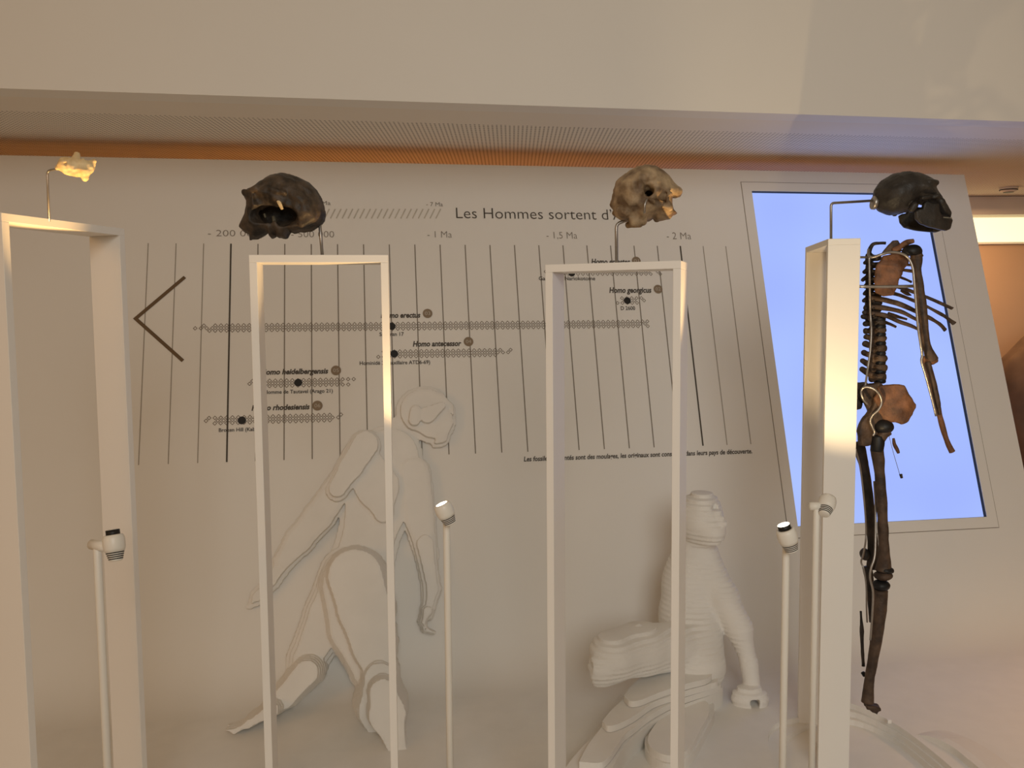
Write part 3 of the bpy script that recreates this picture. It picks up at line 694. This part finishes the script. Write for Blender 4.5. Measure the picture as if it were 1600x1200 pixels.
# pelvis
plate_bone('ilium', [(1364, 601), (1383, 598.5), (1402, 599.5), (1404, 606), (1411, 617), (1416, 624), (1422.5, 629.5), (1421, 635), (1414, 643), (1407, 655), (1402, 657.5), (1395, 660), (1387, 657), (1374, 658), (1362, 640), (1357, 620)],
           BONE_R, .014, -.045, 1.5, 'reddish brown hip blade', .005, 12)
plate_bone('ischium', [(1360, 618), (1372, 636), (1374, 656), (1369, 668), (1366, 678), (1359, 688), (1350, 693), (1337, 694), (1332, 672), (1338, 657), (1348, 645), (1357, 632)], BONE, .026, -.03, 0, None, .003, 15)
hj = P(1381, 667, SY-.04)-SKO
solid('hip_joint', lambda p: ell(p, hj, (.0275, .025, .0225))+vnoise(p, .0008, 110, 4), hj-.036, hj+.036, .0028, RESIN, sk)['label'] = 'black hip ball'
bone('femur_neck', [(1388, 673, -.045), (1381, 678, -.045), (1375, 686, -.04)], [8, 7.6, 8], BONE, n=10)
bone('femur_cap', [(1371, 681, -.04), (1371, 692, -.04), (1370, 705, -.04)], [9, 10.6, 9.6], RESIN, n=12, sides=14)
bone('femur', [(1370.5, 703, -.04), (1372, 715, -.04), (1374.5, 740, -.045), (1378, 790, -.05), (1380, 835, -.05), (1381.5, 865, -.045), (1381, 882, -.04), (1380, 892, -.04)], [10, 9.6, 7.8, 8, 8, 8.4, 10.5, 13], BONE, n=44, sides=14, label='nearer thigh bone')
bone('femur', [(1340, 692, .05), (1346, 712, .05), (1353, 745, .05), (1358, 790, .05), (1363, 840, .05), (1364, 872, .05), (1364, 888, .05)], [10, 8.4, 7.6, 7.8, 7.8, 9, 11], BONE_D, n=40, sides=14, label='farther thigh bone')
def cond(c, rx, ry, rz, m, name, seed):
    c = P(c[0], c[1], SY+c[2])-SKO
    return solid(name, lambda p: ell(p, c, (rx*PX, ry, rz*PX))+vnoise(p, .001, 120, seed), c-.04, c+.04, .003, m, sk)
cond((1383, 890, -.04), 13, .026, 6, RESIN, 'knee_joint', 1)
cond((1379.5, 899, -.04), 14, .028, 8, BONE, 'femur_end', 2)
cond((1376, 914, -.04), 13.5, .026, 8.5, RESIN, 'knee_joint', 3)
cond((1351, 866, .05), 7, .02, 10, BONE_D, 'femur_end', 4)
bone('tibia', [(1375, 923, -.04), (1375, 932, -.04), (1373.5, 960, -.045), (1369, 1000, -.045), (1362, 1040, -.04), (1358.5, 1060, -.04), (1357, 1080, -.035), (1356, 1097, -.035)], [12.5, 11.6, 10.4, 8.8, 7.8, 7, 8.4, 10], BONE, n=40, sides=14, label='nearer shin bone')
bone('tibia', [(1355, 886, .05), (1358, 905, .05), (1361, 940, .05), (1362, 972, .05)], [7.5, 7.4, 5.6, 4.2], BONE_D, n=22)
bone('fibula', [(1345, 955, .02), (1346.5, 985, .02), (1347.5, 1015, .015), (1349, 1041, .01)], [2.2, 2.6, 2.6, 2.2], BONE_D, n=18)
bone('ankle_bit', [(1348, 1051, 0), (1351, 1056, 0)], [3.4, 3], RESIN, n=6)
plate_bone('ankle', [(1345, 1092), (1352, 1092), (1367, 1096), (1368, 1101), (1363, 1102), (1361, 1106), (1354, 1104), (1350, 1099), (1346, 1098)], BONE, .034, -.03, seed=31)
bone('hand_fragment', [(1396, 685, -.05), (1397.5, 694, -.05), (1401, 701, -.05), (1404, 708, -.05)], [2.2, 3, 2.8, 2], BONE_R, n=12)
bone('hand_fragment', [(1407.5, 741, -.05), (1409, 747, -.05)], [2.2, 2], BONE_D, n=6)
rod('hanging_wire', L3([(1389, 681, -.05), (1396, 708, -.05), (1406, 742, -.05)]), .0007, STEEL, sk, sides=6)
# steel supports
def srod(pts, rpx=1.9, name='support_rod', k=60):
    return tube(name, L3(pts), rpx*PX, STEEL, sk, n=k, sides=8)
srod([(1336, 447.5, -.10), (1380, 448, -.10), (1430, 447, -.10)], 2.3, k=6)
srod([(1338, 402, -.03), (1356, 402, -.03)], 1.8, k=4)
srod([(1357, 390, -.06), (1357, 398, -.08), (1363, 402, -.09), (1376, 398, -.1), (1392, 394, -.1), (1408, 396, -.1), (1419, 403, -.1), (1426, 418, -.105), (1428.5, 440, -.11), (1431, 470, -.112), (1434.5, 510, -.115), (1439, 540, -.115), (1441, 555, -.11), (1440, 565, -.11), (1446, 585, -.11), (1456, 622, -.11), (1463, 650, -.11)], 2.0, k=90)
srod([(1358, 400, -.02), (1359, 440, -.02), (1360, 490, .0), (1361.5, 515, -.01), (1360, 545, -.02), (1356, 575, -.03), (1352, 603, -.05)], 1.7, k=50)
srod([(1356, 632, -.05), (1349, 624, -.055), (1345.5, 613, -.055), (1349, 606, -.06), (1357, 605, -.065), (1367, 609, -.07), (1375, 618, -.07), (1377.5, 629, -.07), (1373, 640, -.07), (1363.5, 649, -.065), (1360, 658, -.06), (1363, 667, -.06), (1366.5, 675, -.06), (1364, 681, -.06)], 1.9, k=70)
srod([(1337, 702, -.0), (1344, 730, .03), (1349, 770, .03), (1352.5, 810, .03), (1353, 840, .03), (1349, 866, .0), (1345.5, 878, -.02), (1350, 890, -.03), (1353.5, 915, -.02), (1354, 950, 0), (1355, 972, .02)], 1.5, k=60)
srod([(1366, 752, -.02), (1368, 790, -.03), (1368, 840, -.06), (1366.5, 870, -.075), (1361, 888, -.08), (1359.5, 903, -.08), (1364, 925, -.075), (1363, 960, -.06), (1360, 1000, -.055)], 1.8, k=60)
# skull mount disc belongs to the rod of the frame
m4 = P(1364.5, 318, 2.45)

# ================================================================== LAYERED RELIEF FIGURES
def J(px, py, n):                        # a joint: where the photo shows it, n in front of the wall
    s, h = SH(px, py, n); return np.array([s, h, n])
def JY(px, py, Y):
    v = P(px, py, Y)-O; return np.array([v@e1, v@e2, v@nn])
PXW = 3.25/F
def chain(p, js, d=None, k=.02):
    for (a, ra), (b, rb) in zip(js[:-1], js[1:]):
        c = cap(p, a, b, ra*PXW, rb*PXW); d = c if d is None else smin(d, c, k)
    return d
def J2(px, py, n): return np.array(SH(px, py, n))
# striding figure: boards parallel to the wall; every limb is a stack whose rims step down over `rim`
PARTS1 = [   # (height of the stack, width of the stepped rim, outline chain in px with radii in px at that height)
 (.10, .030, [(663, 641, 43), (678, 656, 36)]), (.10, .020, [(690, 660, 24), (690, 682, 14), (682, 690, 9)]), (.10, .016, [(688, 628, 17), (704, 634, 7), (709, 647, 5)]),
 (.15, .022, [(648, 655, 15), (650, 640, 14)]), (.13, .030, [(668, 648, 24), (690, 634, 16)]),
 (.06, .030, [(630, 674, 28), (614, 704, 40)]),
 (.09, .030, [(610, 712, 52), (594, 770, 60), (578, 835, 46), (562, 892, 50)]), (.14, .024, [(566, 722, 38), (590, 760, 40), (600, 800, 22)]), (.05, .02, [(632, 720, 30), (636, 800, 26)]),
 (.18, .024, [(572, 694, 28), (548, 730, 26), (527, 762, 22)]), (.12, .024, [(535, 750, 25), (495, 806, 24), (465, 842, 22), (440, 876, 16)]), (.08, .018, [(452, 862, 18), (424, 908, 13), (402, 932, 13), (388, 948, 6)]),
 (.12, .024, [(646, 735, 28), (656, 810, 25), (668, 868, 19)]), (.14, .020, [(664, 850, 19), (676, 920, 14), (669, 960, 11)]), (.13, .014, [(669, 955, 11), (662, 972, 6), (666, 984, 5), (680, 990, 4)]),
 (.30, .026, [(555, 900, 47), (568, 950, 44), (582, 1010, 36), (590, 1050, 27)]), (.22, .030, [(548, 915, 50), (560, 980, 48), (580, 1045, 36)]),
 (.48, .024, [(598, 1084, 26), (606, 1118, 31), (618, 1160, 22), (636, 1215, 18), (640, 1245, 20)]), (.36, .030, [(592, 1060, 30), (592, 1110, 36), (606, 1160, 28)]),
 (.12, .034, [(545, 900, 46), (515, 960, 40), (480, 1030, 30), (468, 1062, 24)]), (.24, .022, [(478, 1052, 25), (445, 1090, 21), (410, 1118, 14)]), (.33, .016, [(425, 1110, 14), (388, 1132, 11), (366, 1143, 9), (352, 1141, 7)]),
]
LAY1 = .03
def field1(S, H):
    out = np.full(S.shape, -.05); p = np.stack([S, H, 0*S], -1); wob = vnoise(p, .004, 24, 2, 2)
    for N, rim, ch in PARTS1:
        if N < .20 and ch[0][1] < 880: N *= .62            # shallow relief above the hips
        d = None
        for a, b in zip(ch[:-1], ch[1:]):
            A = np.append(J2(a[0], a[1], N), 0); B = np.append(J2(b[0], b[1], N), 0); c = cap(p, A, B, a[2]*PXW, b[2]*PXW); d = c if d is None else smin(d, c, .012)
        d = d + wob; t = np.clip(-d/rim, 0, 1); out = np.maximum(out, np.where(d < 0, N*(.35+.65*t), -d))
    return out
def man_fn(p):
    Hh = field1(p[:, :, 0, 0], p[:, :, 0, 1])[:, :, None]; nq = (np.floor(p[..., 2]/LAY1)+.5)*LAY1
    return np.where(p[..., 2] < .004, .02, (nq-Hh)*.5)
o = solid('layered_figure', man_fn, (-1.16, -.34, -.012), (-.02, 1.50, .55), .0060, PLASTER, None, False); o.matrix_world = MW
tag(o, 'white layered relief figure of a man striding, stooped, between the two left frames', 'sculpture')
# kneeling figure: level boards stacked upwards
LAY2 = .0165
KO = P(1080, 1090, 2.72)
def jw(px, py, Y): return P(px, py, Y)-KO
def kneel_fn(p0):
    z = p0[..., 2]; dz = (np.floor(z/LAY2)+.5)*LAY2-z; p = p0.copy(); p[..., 2] += dz*.9
    d = ell(p, jw(1095, 810, 2.88), (.078, .09, .092))
    d = smin(d, ell(p, jw(1113, 830, 2.83), (.046, .055, .048)), .02)
    d = smin(d, cap(p, jw(1122, 806, 2.82), jw(1130, 820, 2.80), .018, .014), .012)
    for cx, cy in ((1080, 786), (1117, 792)): d = smax(d, -cap(p, jw(cx, cy, 2.74), jw(cx, cy, 2.83), .018, .006), .006)
    d = smin(d, chain(p, [(jw(1088, 860, 2.92), 30), (jw(1082, 910, 2.94), 42), (jw(1078, 970, 2.90), 42), (jw(1084, 1035, 2.82), 44)], None, .03), .03)
    d = smin(d, chain(p, [(jw(1102, 874, 2.90), 21), (jw(1130, 935, 2.86), 22), (jw(1156, 985, 2.82), 18)], None, .02), .02)
    d = smin(d, chain(p, [(jw(1156, 985, 2.82), 17), (jw(1170, 1035, 2.80), 11), (jw(1176, 1078, 2.78), 10)], None, .02), .012)
    d = smin(d, smax(ell(p, jw(1171, 1093, 2.76), (.064, .040, .045)), -cap(p, jw(1184, 1108, 2.62), jw(1178, 1098, 2.78), .018, .013), .006), .006)
    d = smin(d, chain(p, [(jw(1070, 1010, 2.80), 30), (jw(1000, 1014, 2.70), 32), (jw(955, 1027, 2.62), 30), (jw(938, 1042, 2.60), 24)], None, .02), .02)
    cut = (p[..., 0]-jw(922, 1040, 2.60)[0]); d = smax(d, -cut+vnoise(p, .006, 120, 8, 2), .004)
    return d + vnoise(p, .0035, 34, 5, 2)
o = solid('layered_figure', kneel_fn, (-.46, -.28, -.10), (.28, .38, .70), LAY2/3, PLASTER, None, False); o.location = KO
tag(o, 'white layered figure kneeling, one hand on the ground, behind the tan skull\'s frame', 'sculpture')
def board(pts, z, th=.019):              # a level board of the bent leg, outline where its upper rim is seen
    cv = [tuple((PZ(x, y, z)-KO)[:2]) for x, y in pts]; cv = [tuple(q) for q in catmull(np.array(cv+[cv[0]]), 56)][:-1]
    plate('board', cv, z-th-KO[2], z-KO[2], o)
board([(975, 1087), (984, 1095), (1000, 1094), (1025, 1084), (1050, 1075), (1078, 1067), (1104, 1060), (1112, 1050), (1095, 1030), (1060, 1030), (1015, 1050), (988, 1070)], GZ+.120)
board([(941, 1127), (950, 1134), (966, 1131), (990, 1119), (1020, 1098), (1050, 1087), (1080, 1077), (1108, 1069), (1122, 1062), (1110, 1040), (1050, 1045), (990, 1080), (955, 1110)], GZ+.100)
board([(905, 1190), (935, 1192), (950, 1184), (966, 1162), (976, 1148), (992, 1136), (1016, 1117), (1048, 1099), (1082, 1086), (1110, 1077), (1127, 1066), (1110, 1045), (1040, 1060), (975, 1100), (925, 1155)], GZ+.080)
board([(870, 1235), (930, 1225), (956, 1200), (968, 1178), (982, 1158), (1000, 1143), (1022, 1126), (1050, 1109), (1085, 1095), (1112, 1085), (1130, 1070), (1110, 1050), (1040, 1070), (960, 1120), (890, 1190)], GZ+.060, .061)
board([(1014, 1146), (1012, 1157), (1017, 1168), (1034, 1178), (1056, 1180), (1078, 1168), (1094, 1140), (1108, 1112), (1100, 1095), (1060, 1105), (1030, 1125)], GZ+.050, .020)
board([(1008, 1150), (1008, 1166), (1018, 1182), (1040, 1193), (1064, 1190), (1084, 1174), (1100, 1146), (1116, 1112), (1108, 1096), (1060, 1108), (1026, 1128)], GZ+.030, .031)

# ================================================================== GALLERY BEYOND
t = empty('light_strip', (3.0, 5.36, 1.5)); tag(t, 'long glowing cream light strip on the tan wall beyond', 'light')
za, zb_ = P(1560, 378, 5.33)[2], P(1560, 340, 5.33)[2]
box('diffuser', (-.9, -.03, za-1.5), (1.5, 0, zb_-1.5), GLOW, t); 
box('housing', (-.92, -.02, zb_-1.5), (1.52, .0, zb_-1.5+.012), CEIL, t); box('housing', (-.92, -.02, za-1.5-.012), (1.52, .0, za-1.5), CEIL, t)
box('trim_1', (-4.6, 5.28, P(1560, 336, 5.3)[2]), (5.6, 5.36, HC), CEIL)['kind'] = 'structure'
dc = PZ(1576, 293, HC+.003); t = empty('ceiling_speaker', (dc[0], dc[1], HC+.003)); tag(t, 'small round white detector on the ceiling beyond the wall edge', 'detector')
V, Fc = lathe([(.030, -.026), (.040, -.022), (.046, -.010), (.050, 0)], 32); pymesh('housing', V, Fc, CEIL, t, True)
V, Fc = lathe([(.0455, -.016), (.047, -.0165), (.0478, -.012), (.046, -.012)], 32); pymesh('grille', V, Fc, BLACK, t, True)
V, Fc = lathe([(.024, -.0265), (.0285, -.0275), (.0285, -.0255), (.024, -.0255)], 32); pymesh('sensor_ring', V, Fc, BLACK, t, True)
bc = P(1652, 640, 4.6)
def beast_fn(p):
    d = ell(p, bc+np.array([.35, .1, .12]), (.62, .34, .40))
    d = smin(d, ell(p, bc+np.array([-.06, .0, .08]), (.22, .20, .22)), .10)
    d = smin(d, cap(p, bc+np.array([.0, 0, -.1]), bc+np.array([.03, 0, -.75]), .14, .12), .06)
    d = smin(d, cap(p, bc+np.array([.55, 0, -.1]), bc+np.array([.55, 0, -.75]), .14, .12), .06)
    d = smin(d, cap(p, bc+np.array([-.20, -.02, .02]), bc+np.array([-.12, -.05, -.25]), .07, .10), .06)
    return d + vnoise(p, .014, 14, 3, 3)
o = solid('animal_sculpture', beast_fn, bc-np.array([.5, .5, .95]), bc+np.array([1.1, .6, .7]), .022, HIDE)
tag(o, 'bulky brown animal body half hidden behind the right edge of the leaning wall', 'sculpture')
bx = PZ(1389, 1126.5, GZ+.006); o = box('small_block', (bx[0]-.006, bx[1]-.006, GZ), (bx[0]+.006, bx[1]+.006, GZ+.011), PAINT, None, .001)
tag(o, 'tiny white cube lying on the white ground near the curved step', 'block')
